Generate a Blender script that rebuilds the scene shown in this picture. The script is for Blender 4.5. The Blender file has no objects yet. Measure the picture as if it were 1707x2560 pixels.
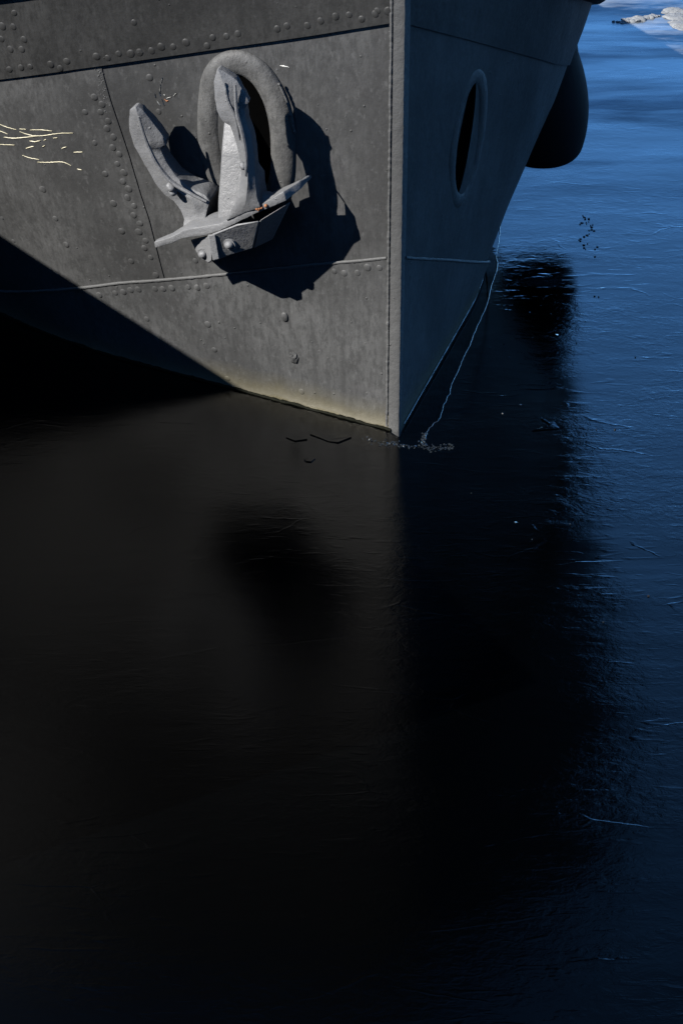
import bpy, bmesh, math, random
from mathutils import Vector, Matrix, noise, geometry
from mathutils.bvhtree import BVHTree
random.seed(7)
R = math.radians
C = bpy.context.scene.collection
# ------------------------------------------------------------------ camera
H = 5.5; PITCH = R(30); FOV = R(26); W0, H0 = 1707.0, 2560.0
cam = bpy.data.cameras.new('camera'); camo = bpy.data.objects.new('camera', cam); C.objects.link(camo)
camo.location = (0, 0, H); camo.rotation_euler = (R(90) - PITCH, 0, 0)
cam.sensor_fit = 'VERTICAL'; cam.angle = FOV; cam.clip_start = 0.1; cam.clip_end = 20000
bpy.context.scene.camera = camo
# ------------------------------------------------------------------ light
SUN = Vector((math.sin(R(-120)) * math.cos(R(35)), math.cos(R(-120)) * math.cos(R(35)), math.sin(R(35))))   # direction towards the sun
w = bpy.data.worlds.new('World'); bpy.context.scene.world = w; w.use_nodes = True
nt = w.node_tree; bg = nt.nodes['Background']; sky = nt.nodes.new('ShaderNodeTexSky')
sky.sky_type = 'NISHITA'; sky.sun_disc = False
sky.sun_elevation = math.asin(SUN.z); sky.sun_rotation = math.atan2(SUN.x, SUN.y)
sky.air_density = 1.0; sky.dust_density = 0.0; sky.ozone_density = 8.0; sky.altitude = 5500
hsv = nt.nodes.new('ShaderNodeHueSaturation'); hsv.inputs['Hue'].default_value = 0.491; hsv.inputs['Saturation'].default_value = 1.05
nt.links.new(sky.outputs[0], hsv.inputs['Color']); nt.links.new(hsv.outputs[0], bg.inputs[0]); bg.inputs[1].default_value = 0.092
sl = bpy.data.lights.new('sun', 'SUN'); sl.energy = 5.0; sl.angle = R(0.5); sl.color = (1, 0.962, 0.91)
so = bpy.data.objects.new('sun', sl); C.objects.link(so); so.rotation_euler = SUN.to_track_quat('Z', 'Y').to_euler()
vs = bpy.context.scene.view_settings
vs.view_transform = 'Standard'; vs.look = 'None'; vs.gamma = 1; vs.use_curve_mapping = False; vs.exposure = 3.15
bpy.context.scene.cycles.max_bounces = 6
bpy.context.scene.cycles.use_denoising = True
# ------------------------------------------------------------------ helpers
FPX = H0 / 2 / math.tan(FOV / 2)
def ray(px, py):
    a = (px - W0 / 2) / FPX; b = (H0 / 2 - py) / FPX
    return Vector((a, math.cos(PITCH) + b * math.sin(PITCH), -math.sin(PITCH) + b * math.cos(PITCH))).normalized()
CAM = Vector((0, 0, H))
def proj(P):
    dz = P.z - H
    d = P.y * math.cos(PITCH) - dz * math.sin(PITCH); up = P.y * math.sin(PITCH) + dz * math.cos(PITCH)
    return W0 / 2 + FPX * P.x / d, H0 / 2 - FPX * up / d
def onplane(px, py, z=0.0):
    d = ray(px, py); return CAM + d * ((z - H) / d.z)
def obj(name, bm, mat=None, parent=None, smooth=True, angle=35):
    bmesh.ops.recalc_face_normals(bm, faces=bm.faces) if False else None
    me = bpy.data.meshes.new(name); bm.to_mesh(me); bm.free()
    if mat: me.materials.append(mat)
    o = bpy.data.objects.new(name, me); C.objects.link(o)
    if smooth:
        for p in me.polygons: p.use_smooth = True
        me.set_sharp_from_angle(angle=R(angle))
    if parent: o.parent = parent; o.matrix_parent_inverse = parent.matrix_world.inverted()
    return o
def empty(name, loc=(0, 0, 0)):
    o = bpy.data.objects.new(name, None); C.objects.link(o); o.location = loc
    o.matrix_world = Matrix.Translation(loc); return o
def tag(o, label=None, cat=None, group=None, kind=None):
    for k, v in (('label', label), ('category', cat), ('group', group), ('kind', kind)):
        if v: o[k] = v
    return o
def loft(bm, rings, closed_ring=True, cap=True, closed_path=False):
    vv = [[bm.verts.new(p) for p in r] for r in rings]
    n = len(vv[0]); m = len(vv)
    for i in range(m if closed_path else m - 1):
        a, b = vv[i], vv[(i + 1) % m]
        for j in range(n if closed_ring else n - 1):
            k = (j + 1) % n
            try: bm.faces.new((a[j], a[k], b[k], b[j]))
            except ValueError: pass
    if cap and not closed_path:
        for r in (vv[0], vv[-1]):
            try: bm.faces.new(r)
            except ValueError: pass
    return vv
def tube(bm, pts, rad, seg=10, closed=False, up=None, squash=1.0, su=1.0):
    n = len(pts); rings = []
    prev = None
    for i, p in enumerate(pts):
        a = pts[(i - 1) % n] if closed or i > 0 else p
        b = pts[(i + 1) % n] if closed or i < n - 1 else p
        t = (b - a).normalized()
        u = (up or (prev if prev else Vector((0.3, 0.2, 1)))); u = u - t * u.dot(t)
        if u.length < 1e-4: u = t.orthogonal()
        u.normalize(); v = t.cross(u); prev = u
        r = rad[i] if isinstance(rad, (list, tuple)) else rad
        rings.append([p + u * (r * su * math.cos(2 * math.pi * k / seg)) + v * (r * squash * math.sin(2 * math.pi * k / seg)) for k in range(seg)])
    loft(bm, rings, True, True, closed)
    bmesh.ops.recalc_face_normals(bm, faces=bm.faces)
def box(bm, c, sx, sy, sz, rz=0):
    m = Matrix.Translation(c) @ Matrix.Rotation(rz, 4, 'Z') @ Matrix.Diagonal((sx, sy, sz, 1))
    return bmesh.ops.create_cube(bm, size=1, matrix=m)
def spline(pts, n):
    """Catmull-Rom through a list of equal-length tuples, n samples"""
    out = []; m = len(pts) - 1
    for i in range(n):
        x = i / (n - 1) * m; k = min(int(x), m - 1); f = x - k
        p0 = pts[max(k - 1, 0)]; p1 = pts[k]; p2 = pts[k + 1]; p3 = pts[min(k + 2, m)]
        out.append(tuple(0.5 * (2 * b + (c - a) * f + (2 * a - 5 * b + 4 * c - d) * f * f + (3 * b - a - 3 * c + d) * f ** 3)
                         for a, b, c, d in zip(p0, p1, p2, p3)))
    return out
# ------------------------------------------------------------------ materials
def material(name):
    m = bpy.data.materials.new(name); m.use_nodes = True
    return m, m.node_tree, m.node_tree.nodes['Principled BSDF']
class N:
    """tiny node helper"""
    def __init__(s, t): s.t = t
    def new(s, k, **kw):
        n = s.t.nodes.new(k)
        for a, b in kw.items(): setattr(n, a, b)
        return n
    def link(s, a, b): s.t.links.new(a, b)
    def coord(s, scale=(1, 1, 1), rot=(0, 0, 0), loc=(0, 0, 0)):
        g = s.new('ShaderNodeNewGeometry'); m = s.new('ShaderNodeMapping')
        s.link(g.outputs['Position'], m.inputs[0])
        m.inputs[1].default_value = loc; m.inputs[2].default_value = rot; m.inputs[3].default_value = scale
        return m.outputs[0]
    def noise(s, vec, scale, detail=4, rough=.55, dist=0):
        n = s.new('ShaderNodeTexNoise'); s.link(vec, n.inputs['Vector'])
        n.inputs['Scale'].default_value = scale; n.inputs['Detail'].default_value = detail
        n.inputs['Roughness'].default_value = rough; n.inputs['Distortion'].default_value = dist
        return n.outputs['Fac']
    def vor(s, vec, scale, feature='DISTANCE_TO_EDGE', rnd=1):
        n = s.new('ShaderNodeTexVoronoi'); n.feature = feature; s.link(vec, n.inputs['Vector'])
        n.inputs['Scale'].default_value = scale; n.inputs['Randomness'].default_value = rnd
        return n.outputs['Distance']
    def ramp(s, fac, stops):
        n = s.new('ShaderNodeValToRGB'); s.link(fac, n.inputs[0])
        e = n.color_ramp.elements
        while len(e) < len(stops): e.new(0.5)
        for x, (p, c) in zip(e, stops):
            x.position = p; x.color = (c, c, c, 1) if not isinstance(c, tuple) else (*c, 1)
        return n.outputs[0]
    def mix(s, fac, a, b, mode='MIX'):
        n = s.new('ShaderNodeMix'); n.data_type = 'RGBA'; n.blend_type = mode
        for v, i in ((fac, 0), (a, 6), (b, 7)):
            if hasattr(v, 'links'): s.link(v, n.inputs[i])
            else: n.inputs[i].default_value = v if not isinstance(v, tuple) else (*v, 1)
        return n.outputs[2]
    def math(s, op, a, b=0.0, c=None):
        n = s.new('ShaderNodeMath', operation=op)
        for i, v in enumerate((a, b) if c is None else (a, b, c)):
            if hasattr(v, 'links'): s.link(v, n.inputs[i])
            else: n.inputs[i].default_value = v
        return n.outputs[0]
    def bump(s, h, dist, strength=1.0, prev=None):
        n = s.new('ShaderNodeBump'); n.inputs['Strength'].default_value = strength
        n.inputs['Distance'].default_value = dist; s.link(h, n.inputs['Height'])
        if prev is not None: s.link(prev, n.inputs['Normal'])
        return n.outputs[0]
def paint(name, base, var=0.35, rough=0.55, streak=True, bump=0.0025, stain=False, lumps=0.0):
    m, t, p = material(name); n = N(t)
    co = n.coord(); 
    big = n.noise(co, 1.6, 5, .6); fine = n.noise(co, 55, 4, .65)
    col = n.mix(n.ramp(big, [(.34, 0.0), (.64, 1.0)]), tuple(c * (1 - var) for c in base), tuple(c * (1 + var * .35) for c in base))
    if streak:
        st = n.noise(n.coord((9, 9, .55)), 2.2, 6, .62)
        col = n.mix(n.math('MULTIPLY', n.ramp(st, [(.48, 0.0), (.68, 1.0)]), .6), col, tuple(c * .55 for c in base))
        st2 = n.noise(n.coord((22, 22, 1.5), loc=(4, 2, 1)), 2.4, 4, .6)
        col = n.mix(n.math('MULTIPLY', n.ramp(st2, [(.52, 0.0), (.66, 1.0)]), .35), col, tuple(c * .6 for c in base))
        sp = n.noise(n.coord((1, 1, .45), loc=(1, 5, 2)), 30, 5, .75)
        col = n.mix(n.math('MULTIPLY', n.ramp(sp, [(.46, 0.0), (.60, 1.0)]), .65), col, tuple(c * .5 for c in base))
        lt = n.noise(n.coord((1, 1, .6), loc=(9, 1, 7)), 40, 3, .6)
        col = n.mix(n.math('MULTIPLY', n.ramp(lt, [(.57, 0.0), (.70, 1.0)]), .35), col, tuple(min(1, c * 1.5) for c in base))
    if stain:
        g = n.new('ShaderNodeNewGeometry'); s = n.new('ShaderNodeSeparateXYZ'); n.link(g.outputs['Position'], s.inputs[0])
        zz = n.math('ADD', s.outputs['Z'], n.math('MULTIPLY', n.math('SUBTRACT', n.noise(n.coord((1, 1, .5)), 5, 4), .5), .09))
        band = n.ramp(zz, [(0.0, 1.0), (.035, .85), (.10, .3), (.17, 0.0)])
        col = n.mix(n.math('MULTIPLY', band, .6), col, (.030, .026, .014))
        salt = n.ramp(zz, [(.0, 0.0), (.02, 1.0), (.06, 0.0)])
        col = n.mix(n.math('MULTIPLY', salt, .2), col, (.043, .042, .038))
    n.link(col, p.inputs['Base Color'])
    rr = n.ramp(fine, [(.3, rough - .1), (.7, rough + .12)]); n.link(rr, p.inputs['Roughness'])
    p.inputs['Specular IOR Level'].default_value = .06
    nb = n.bump(n.noise(co, 2.2, 3, .5), bump * 5)
    nb = n.bump(n.noise(co, 14, 4, .6), bump * .9, 1, nb)
    nb = n.bump(n.noise(co, 110, 3, .6), bump * .18, 1, nb)
    pits = n.ramp(n.vor(n.coord(loc=(3, 3, 3)), 16, 'F1'), [(0.05, 1.0), (.11, 0.0)])
    gate = n.ramp(n.noise(co, 3.0, 2, .5), [(.52, 0.0), (.62, 1.0)])
    nb = n.bump(n.math('MULTIPLY', pits, gate), bump * 1.2, 1, nb)
    if lumps: nb = n.bump(n.noise(co, 38, 5, .7), lumps, 1, nb)
    n.link(nb, p.inputs['Normal'])
    return m
M_HULL = paint('grey hull paint', (0.0155, 0.0157, 0.0157), stain=True)
M_MID = paint('weathered hull paint', (0.0148, 0.0149, 0.0148), var=.45, stain=True)
M_UPPER = paint('flare-shaded strake paint', (0.0068, 0.0068, 0.0066), var=.45)  # darker tone stands for weaker sun on the overhanging strake
M_RAIL = paint('dark rubbing strake paint', (0.0049, 0.0049, 0.0050), var=.3)
M_BULW = paint('darkened bulwark paint', (0.0038, 0.0038, 0.0039), var=.4)  # unseen bulwark coloured near-black so the water's reflection of it darkens
M_STEM = paint('stem bar paint', (0.0167, 0.0169, 0.0168), var=.12, streak=False, lumps=.004)
M_ANCH = paint('anchor paint', (0.0300, 0.0305, 0.0314), var=.16, rough=.5, streak=False, bump=.003, lumps=.0045)
M_ANCH.node_tree.nodes['Principled BSDF'].inputs['Specular IOR Level'].default_value = .12
M_BOL = paint('bolster paint', (0.0205, 0.0205, 0.0201), var=.35, streak=True, lumps=.004)
def plain(name, col, rough=.6, spec=.3, bump=0.0, bs=30):
    m, t, p = material(name); n = N(t)
    f = n.noise(n.coord(), bs, 4, .6)
    n.link(n.mix(f, tuple(c * .75 for c in col), tuple(min(1, c * 1.25) for c in col)), p.inputs['Base Color'])
    p.inputs['Roughness'].default_value = rough; p.inputs['Specular IOR Level'].default_value = spec
    if bump: n.link(n.bump(f, bump), p.inputs['Normal'])
    return m
M_RUBBER = plain('black rubber', (0.0006, 0.0006, 0.0008), .75, .05, .002)
M_DARK = plain('tarred black', (0.0011, 0.0011, 0.0014), .7, .1, .003)
M_PIPE = plain('hawse pipe painted shade', (0.0003, 0.0003, 0.0003), .9, .0)  # near-black colour stands in for the shade inside the hole
M_SCRAPE = plain('bare scraped paint', (0.0918, 0.0837, 0.0540), .6, .3, .002, 60)
M_CHIP = plain('pale chipped paint', (0.0648, 0.0648, 0.0594), .5, .4, .003, 60)
M_RUST = plain('rust', (0.0540, 0.0194, 0.0054), .8, .2, .003, 60)
M_ALGAE = plain('wet algae crust', (0.0009, 0.0010, 0.0005), .75, .02, .004, 80)
M_CONC = plain('concrete', (0.0270, 0.0270, 0.0259), .9, .2, .003, 8)
M_STREAK = plain('olive seep stain', (0.0702, 0.0675, 0.0540), .6, .3, .001, 20)
def reflector(n, m, normal, rough, diffuse, gcol=None):
    """thin smooth sheet: reflects little looking down on it, much at a grazing angle"""
    t = n.t; t.nodes.remove(t.nodes['Principled BSDF']); out = t.nodes['Material Output']
    lw = n.new('ShaderNodeLayerWeight'); lw.inputs['Blend'].default_value = .5; n.link(normal, lw.inputs['Normal'])
    r = n.ramp(lw.outputs['Facing'], [(0.0, .003), (.326, .008), (.393, .019), (.451, .028), (.506, .054), (.608, .112), (.72, .24), (1.0, 1.0)])
    g = n.new('ShaderNodeBsdfGlossy'); g.distribution = 'BECKMANN'; n.link(normal, g.inputs['Normal'])
    d = n.new('ShaderNodeBsdfDiffuse'); n.link(normal, d.inputs['Normal'])
    for v, i in ((rough, g.inputs['Roughness']), (diffuse, d.inputs['Color'])):
        if hasattr(v, 'links'): n.link(v, i)
        else: i.default_value = v
    if gcol is not None: n.link(gcol, g.inputs['Color'])
    mx = n.new('ShaderNodeMixShader'); n.link(r, mx.inputs[0]); n.link(d.outputs[0], mx.inputs[1]); n.link(g.outputs[0], mx.inputs[2])
    n.link(mx.outputs[0], out.inputs['Surface'])
def water_like(name, kind):
    m, t, p = material(name); n = N(t)
    if kind == 'water':
        reflector(n, m, n.bump(n.noise(n.coord((1, 2.5, 1)), 2.0, 3, .5), .004), .03, (.00004, .00005, .00006, 1)); return m
    flat = n.coord((1, 1, 0))
    wob = n.noise(n.coord((.5, 1, 0)), 1.0, 3, .5)
    # frosted patches, more of them and whiter far out
    s = n.new('ShaderNodeSeparateXYZ'); g = n.new('ShaderNodeNewGeometry'); n.link(g.outputs['Position'], s.inputs[0])
    yy = n.math('ADD', s.outputs['Y'], n.math('MULTIPLY', n.math('SUBTRACT', n.noise(n.coord((.3, .8, 0)), 1.2, 4, .6), .5), 6))
    far = n.new('ShaderNodeMapRange'); far.inputs[1].default_value = 12.0; far.inputs[2].default_value = 16.0
    n.link(yy, far.inputs[0]); far = far.outputs[0]
    patch = n.ramp(n.noise(n.coord((.45, 1.6, 0)), 1.3, 6, .65), [(.42, 0.0), (.60, 1.0)])
    frost = n.math('MULTIPLY', far, patch)
    base = n.mix(frost, (.00004, .00006, .00008), (.050, .058, .066))
    rx_ = n.new('ShaderNodeMapRange'); rx_.inputs[1].default_value = -.2; rx_.inputs[2].default_value = 1.0; rx_.inputs[3].default_value = .225; rx_.inputs[4].default_value = .14
    n.link(s.outputs['X'], rx_.inputs[0])
    rough = n.math('ADD', n.math('MULTIPLY', frost, .22), rx_.outputs[0])
    # dull drifts of rime that hardly reflect, on the ice further out
    dull = n.ramp(n.noise(n.coord((.28, .95, 0), rot=(0, 0, R(14)), loc=(3.3, 1.7, 0)), 1.25, 5, .6, .4), [(.44, 0.0), (.60, 1.0)])
    gcol = n.mix(n.math('MULTIPLY', dull, far), (1, 1, 1), (.30, .32, .36))
    # smoother near the quay and under the lit side, rougher to the right
    xr = n.new('ShaderNodeMapRange'); xr.inputs[1].default_value = -.1; xr.inputs[2].default_value = 1.1; xr.inputs[3].default_value = .5
    n.link(s.outputs['X'], xr.inputs[0]); xr = xr.outputs[0]
    calm = n.math('MULTIPLY', xr, n.math('SUBTRACT', 1.0, n.math('MULTIPLY', far, .7)))
    nb = n.bump(n.math('MULTIPLY', calm, n.noise(n.coord((.55, 1.7, 0)), 1.6, 3, .5)), .005)
    area = n.ramp(n.noise(n.coord((.6, 1.1, 0), loc=(2, 7, 0)), 1.5, 3, .55), [(.40, .15), (.62, 1.0)])
    rip = n.math('MULTIPLY', calm, area)
    nb = n.bump(n.math('MULTIPLY', rip, n.noise(n.coord((5, 7, 0), rot=(0, 0, R(20))), 2.4, 5, .62, .8)), .0021, 1, nb)
    nb = n.bump(n.math('MULTIPLY', rip, n.noise(n.coord((14, 19, 0), rot=(0, 0, R(-25))), 2.2, 3, .6, .5)), .0009, 1, nb)
    # short refrozen crystal blades
    dens = n.ramp(n.noise(n.coord((.9, .7, 0), loc=(5, 1, 0)), 1.3, 3, .5), [(.36, .12), (.60, 1.0)])
    for (sx, sy, rz, lo_, hi_, ht) in ((2.6, 10, 24, .60, .70, .0007), (2.8, 9, -33, .61, .71, .0007), (3.6, 9, 58, .62, .72, .0006), (1.6, 9, -8, .62, .72, .0006)):
        bl = n.ramp(n.noise(n.coord((sx, sy, 0), rot=(0, 0, R(rz)), loc=(rz, sy, 0)), 1.6, 2.5, .6, .35), [(lo_, 0.0), (hi_, 1.0)])
        nb = n.bump(n.math('MULTIPLY', n.math('MULTIPLY', bl, dens), calm), ht, 1, nb)
    # refrozen cracks: sparse raised lines in a few directions
    for (sx, sy, rz, sc, wd, ht, ga) in ((.45, 1.1, 10, 1.1, .012, .0009, .57), (.7, 1.5, -14, 1.5, .012, .0008, .58), (1.0, 1.3, 40, 1.2, .012, .0009, .60)):
        cv = n.coord((sx, sy, 0), rot=(0, 0, R(rz)), loc=(rz, sc, 0))
        ad = n.new('ShaderNodeVectorMath', operation='ADD'); n.link(cv, ad.inputs[0])
        sc_ = n.new('ShaderNodeVectorMath', operation='SCALE'); sc_.inputs['Scale'].default_value = .22
        nz = n.new('ShaderNodeTexNoise'); nz.inputs['Scale'].default_value = 2.5; nz.inputs['Detail'].default_value = 5; n.link(cv, nz.inputs['Vector'])
        n.link(nz.outputs['Color'], sc_.inputs[0]); n.link(sc_.outputs[0], ad.inputs[1])
        e = n.ramp(n.vor(ad.outputs[0], sc), [(0.0, 1.0), (wd, 0.0)])
        gate = n.ramp(n.noise(n.coord((.8, 1.5, 0), loc=(sc * 7, rz, 0)), 1.8, 3, .5), [(ga, 0.0), (ga + .06, 1.0)])
        nb = n.bump(n.math('MULTIPLY', n.math('MULTIPLY', e, gate), calm), ht, 1, nb)
    reflector(n, m, nb, rough, base, gcol)
    return m
M_WATER = water_like('dark open water', 'water')
M_ICE = water_like('thin clear ice', 'ice')
mm, tt, pp = material('crushed ice'); nn = N(tt)
pp.inputs['Base Color'].default_value = (.004, .005, .006, 1); pp.inputs['Specular IOR Level'].default_value = 1.0; pp.inputs['Roughness'].default_value = .05; pp.inputs['IOR'].default_value = 1.31
M_CRUSH = mm
M_RIM = plain('frosted ice rim', (0.0060, 0.0072, 0.0085), .35, .5, .003, 60)
M_SNOW = plain('old crusted snow', (0.0440, 0.0465, 0.0490), .8, .1, .01, 25)
# ------------------------------------------------------------------ the ice and the water
S0 = onplane(990, 1075)                                   # foot of the stem
AX = R(-22)                                               # heading of the ship aft, from +Y towards +X
aft = Vector((math.sin(AX), math.cos(AX), 0))
bm = bmesh.new(); box(bm, (0, 0, -2.035), 6000, 6000, 4)
tag(obj('water', bm, M_WATER, smooth=False), kind='structure')
edge_px = [(1243, 500), (1249, 560), (1247, 600), (1240, 640), (1243, 665), (1228, 715), (1217, 760), (1200, 800), (1184, 835), (1175, 862), (1158, 893),
           (1146, 925), (1131, 955), (1122, 985), (1108, 1015), (1099, 1045), (1080, 1064), (1066, 1082), (1062, 1100)]
edge = []
ep = spline(edge_px, 150)
for i, (x, y) in enumerate(ep):
    j = 2.2 * noise.noise(Vector((i * .35, 3, 0)))
    edge.append(onplane(x + j, y + j))
inner = [onplane(x, y) for x, y in ((1030, 1104), (1000, 1096), (980, 1086))]
inside = [S0 + aft * .6 + Vector((-.05, 0, 0)), S0 + aft * 4.0]
hole = edge + inner + inside
outer = [Vector(p) for p in ((-900, -900, 0), (900, -900, 0), (900, 1500, 0), (-900, 1500, 0))]
tri = geometry.tessellate_polygon([outer, hole])
bm = bmesh.new(); vs_ = [bm.verts.new(p) for p in outer + hole]
for t3 in tri:
    try: bm.faces.new([vs_[i] for i in t3])
    except ValueError: pass
bmesh.ops.recalc_face_normals(bm, faces=bm.faces)
if sum(f.normal.z for f in bm.faces) < 0: bmesh.ops.reverse_faces(bm, faces=bm.faces)
lo = [bm.verts.new(p + Vector((0, 0, -.034))) for p in hole]
hv = vs_[4:]
for i in range(len(hole)):
    j = (i + 1) % len(hole); bm.faces.new((hv[i], hv[j], lo[j], lo[i]))
tag(obj('ice', bm, M_ICE, smooth=False), kind='structure')
# ------------------------------------------------------------------ hull shape
ZT = [(-1, 12), (0, 16.25), (.3, 19), (.6, 21.75), (1, 25.25), (1.4, 28), (1.8, 30.2), (2.4, 33), (3.2, 36), (5, 41)]
def th0(z):
    for (a, b), (c, d) in zip(ZT, ZT[1:]):
        if z <= c: return b + (d - b) * (max(z, a) - a) / (c - a)
    return ZT[-1][1]
LSTR, RATE, TMAX = 1.6, 14.0, 13.0
_cache = {}
def curve(z):
    k = round(z, 4)
    if k in _cache: return _cache[k]
    th = th0(z) + 22; dt = .02; a = b = 0.0; out = [(0, 0, R(th))]   # a: along aft, b: half breadth
    for i in range(int(TMAX / dt)):
        t = (i + .5) * dt
        h = R(th if t < LSTR else max(th - RATE * (t - LSTR), 0))
        a += math.cos(h) * dt; b += math.sin(h) * dt; out.append((a, b, h))
    _cache[k] = out; return out
side_v = {s: Vector((math.cos(AX), -math.sin(AX), 0)) * s for s in (1, -1)}   # +1 starboard (right), -1 port (left)
def S(side, t, z, off=0.0):
    cv = curve(z); x = min(max(t, 0) / .02, len(cv) - 1.001); i = int(x); f = x - i
    a = cv[i][0] * (1 - f) + cv[i + 1][0] * f; b = cv[i][1] * (1 - f) + cv[i + 1][1] * f; h = cv[i][2]
    P = Vector((S0.x, S0.y, z)) + aft * a + side_v[side] * b
    if off: P += (side_v[side] * math.cos(h) - aft * math.sin(h)) * off
    return P
TS = [i * .04 for i in range(80)] + [3.2 + i * .35 for i in range(29)]
ZS = [-.5 + i * .05 for i in range(108)]
verts, faces = [], []
tz = []
for side in (1, -1):
    base = len(verts)
    for z in ZS:
        for t in TS: verts.append(S(side, t, z)); tz.append((side, t, z))
    nT = len(TS)
    for i in range(len(ZS) - 1):
        for j in range(nT - 1):
            q = (base + i * nT + j, base + i * nT + j + 1, base + (i + 1) * nT + j + 1, base + (i + 1) * nT + j)
            faces.append(q if side == -1 else q[::-1])
bvh = BVHTree.FromPolygons(verts, faces)
def hit(px, py):
    d = ray(px, py); p, nrm, i, dist = bvh.ray_cast(CAM, d)
    if p is None: return None, None, d
    if nrm.dot(d) > 0: nrm = -nrm
    return p, nrm, d
def P(px, py, delta=0.0):
    """the point delta in front of the hull plating seen at this place of the bow"""
    p, nrm, d = hit(px, py)
    return p + d * (delta / nrm.dot(d))
def tzof(px, py):
    p, nrm, d = hit(px, py)
    best = min(((verts[i] - p).length, i) for i in range(len(verts)))
    side, t, z = tz[best[1]]
    # refine t
    bt = min(((S(side, t + k * .002, p.z) - p).length, t + k * .002) for k in range(-25, 26))[1]
    return side, bt, p.z
def linefit(pxs):
    pts = []
    for q in pxs: s, t, z = tzof(*q); pts.append((t, z))
    pts.sort(); return pts
def interp(pts, slope_end=-.12):
    def f(t):
        if t <= pts[0][0]:
            (a, b), (c, d) = pts[0], pts[1]; return b + (d - b) / (c - a) * (t - a)
        for (a, b), (c, d) in zip(pts, pts[1:]):
            if t <= c: return b + (d - b) * (t - a) / (c - a)
        return pts[-1][1] + slope_end * (t - pts[-1][0])
    return f
ptsWL = linefit([(965, 643), (760, 662), (545, 685), (300, 706), (20, 727)])
ptsSL = linefit([(975, 56), (800, 84), (600, 113), (400, 142), (200, 170), (8, 196)])
ptsWR = linefit([(1030, 645), (1110, 649), (1190, 655)])
ptsSR = linefit([(1040, 66), (1160, 97), (1280, 130), (1385, 160)])
print('weld L', ptsWL, '\nseam L', ptsSL, '\nweld R', ptsWR, '\nseam R', ptsSR)
ptsWL += [(3.4, -.02), (5.5, -.35)]; ptsSL += [(3.2, 1.45), (5, 1.12)]; ptsWR += [(2.5, -.08), (5, -.4)]; ptsSR += [(3.1, 1.03), (5, .72)]
WELD = {-1: interp(ptsWL), 1: interp(ptsWR)}; SEAM = {-1: interp(ptsSL), 1: interp(ptsSR)}
ZTOP = 4.7; BREAK = 3.9
def ztop(s, t): return ZTOP if t < BREAK else max(1.3, SEAM[s](t) + .6)  # unseen hull aft shaped low to let sun onto the snow ridge
# ------------------------------------------------------------------ ship
ship = empty('ship', S0 + aft * 5)
tag(ship, 'grey riveted ship bow rising out of dark icy water, anchor hung on its sunlit side', 'ship')
HOLE = {-1: (632, 328, 60, 142, R(-9)), 1: (1163, 345, 13, 145, R(9))}
def in_hole(side, p, grow=1.0):
    cx, cy, rx, ry, a = HOLE[side]; x, y = proj(p); dx, dy = x - cx, y - cy
    u = dx * math.cos(a) + dy * math.sin(a); v = -dx * math.sin(a) + dy * math.cos(a)
    return (u / (rx * grow)) ** 2 + (v / (ry * grow)) ** 2 < 1
def ell(side, k, grow=1.0):
    cx, cy, rx, ry, a = HOLE[side]
    u = rx * grow * math.cos(k); v = ry * grow * math.sin(k)
    return cx + u * math.cos(a) - v * math.sin(a), cy + u * math.sin(a) + v * math.cos(a)
def dent(side, t, z):
    q = Vector((t * 1.3 + side * 9, z * 1.5, 2.2))
    return .010 * noise.noise(q) + .004 * noise.noise(q * 3.1)
def strake(name, side, lo_f, hi_f, off, nz, mat, t0=0.03, t1=3.6, hole=False, label=None, fold=.03, fine=.025, z_max=None):
    ts = []; t = t0
    while t < t1: ts.append(t); t += fine if t < 3.3 else .3
    ts.append(t1)
    bm = bmesh.new(); rows = []
    for i in range(-1, nz + 2):
        f = min(max(i / nz, 0), 1); row = []
        for t in ts:
            a, b = lo_f(t), hi_f(t); z = a + (b - a) * f
            o = off + dent(side, t, z) * min(1, t * 3) - (fold if i in (-1, nz + 1) else 0)
            row.append(bm.verts.new(S(side, t, max(z, -.5), o)))
        rows.append(row)
    for i in range(len(rows) - 1):
        for j in range(len(ts) - 1):
            q = (rows[i][j], rows[i][j + 1], rows[i + 1][j + 1], rows[i + 1][j])
            if hole and all(in_hole(side, v.co) for v in q): continue
            try: bm.faces.new(q if side == -1 else q[::-1])
            except ValueError: pass
    if hole:      # pull the rim of the cut onto a clean ellipse
        cx, cy, rx, ry, a = HOLE[side]
        for v in bm.verts:
            if v.link_faces and in_hole(side, v.co):
                x, y = proj(v.co); dx, dy = x - cx, y - cy
                u = (dx * math.cos(a) + dy * math.sin(a)) / rx; w_ = (-dx * math.sin(a) + dy * math.cos(a)) / ry
                v.co = P(*ell(side, math.atan2(w_, u)), 0)
    o = obj(name, bm, mat, ship, angle=40)
    if label: tag(o, label)
    return o
RAILZ = {s: (lambda s: lambda t: SEAM[s](t) + (.55 if s < 0 else .55 - .07 * min(1, t / 2)))(s) for s in (1, -1)}
JOINT = 1.70
j_pts = linefit([(256, 172), (277, 249), (323, 386), (353, 486), (375, 547), (411, 690)])
jt = sum(a for a, b in j_pts) / len(j_pts)
print('joint', j_pts)
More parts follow.
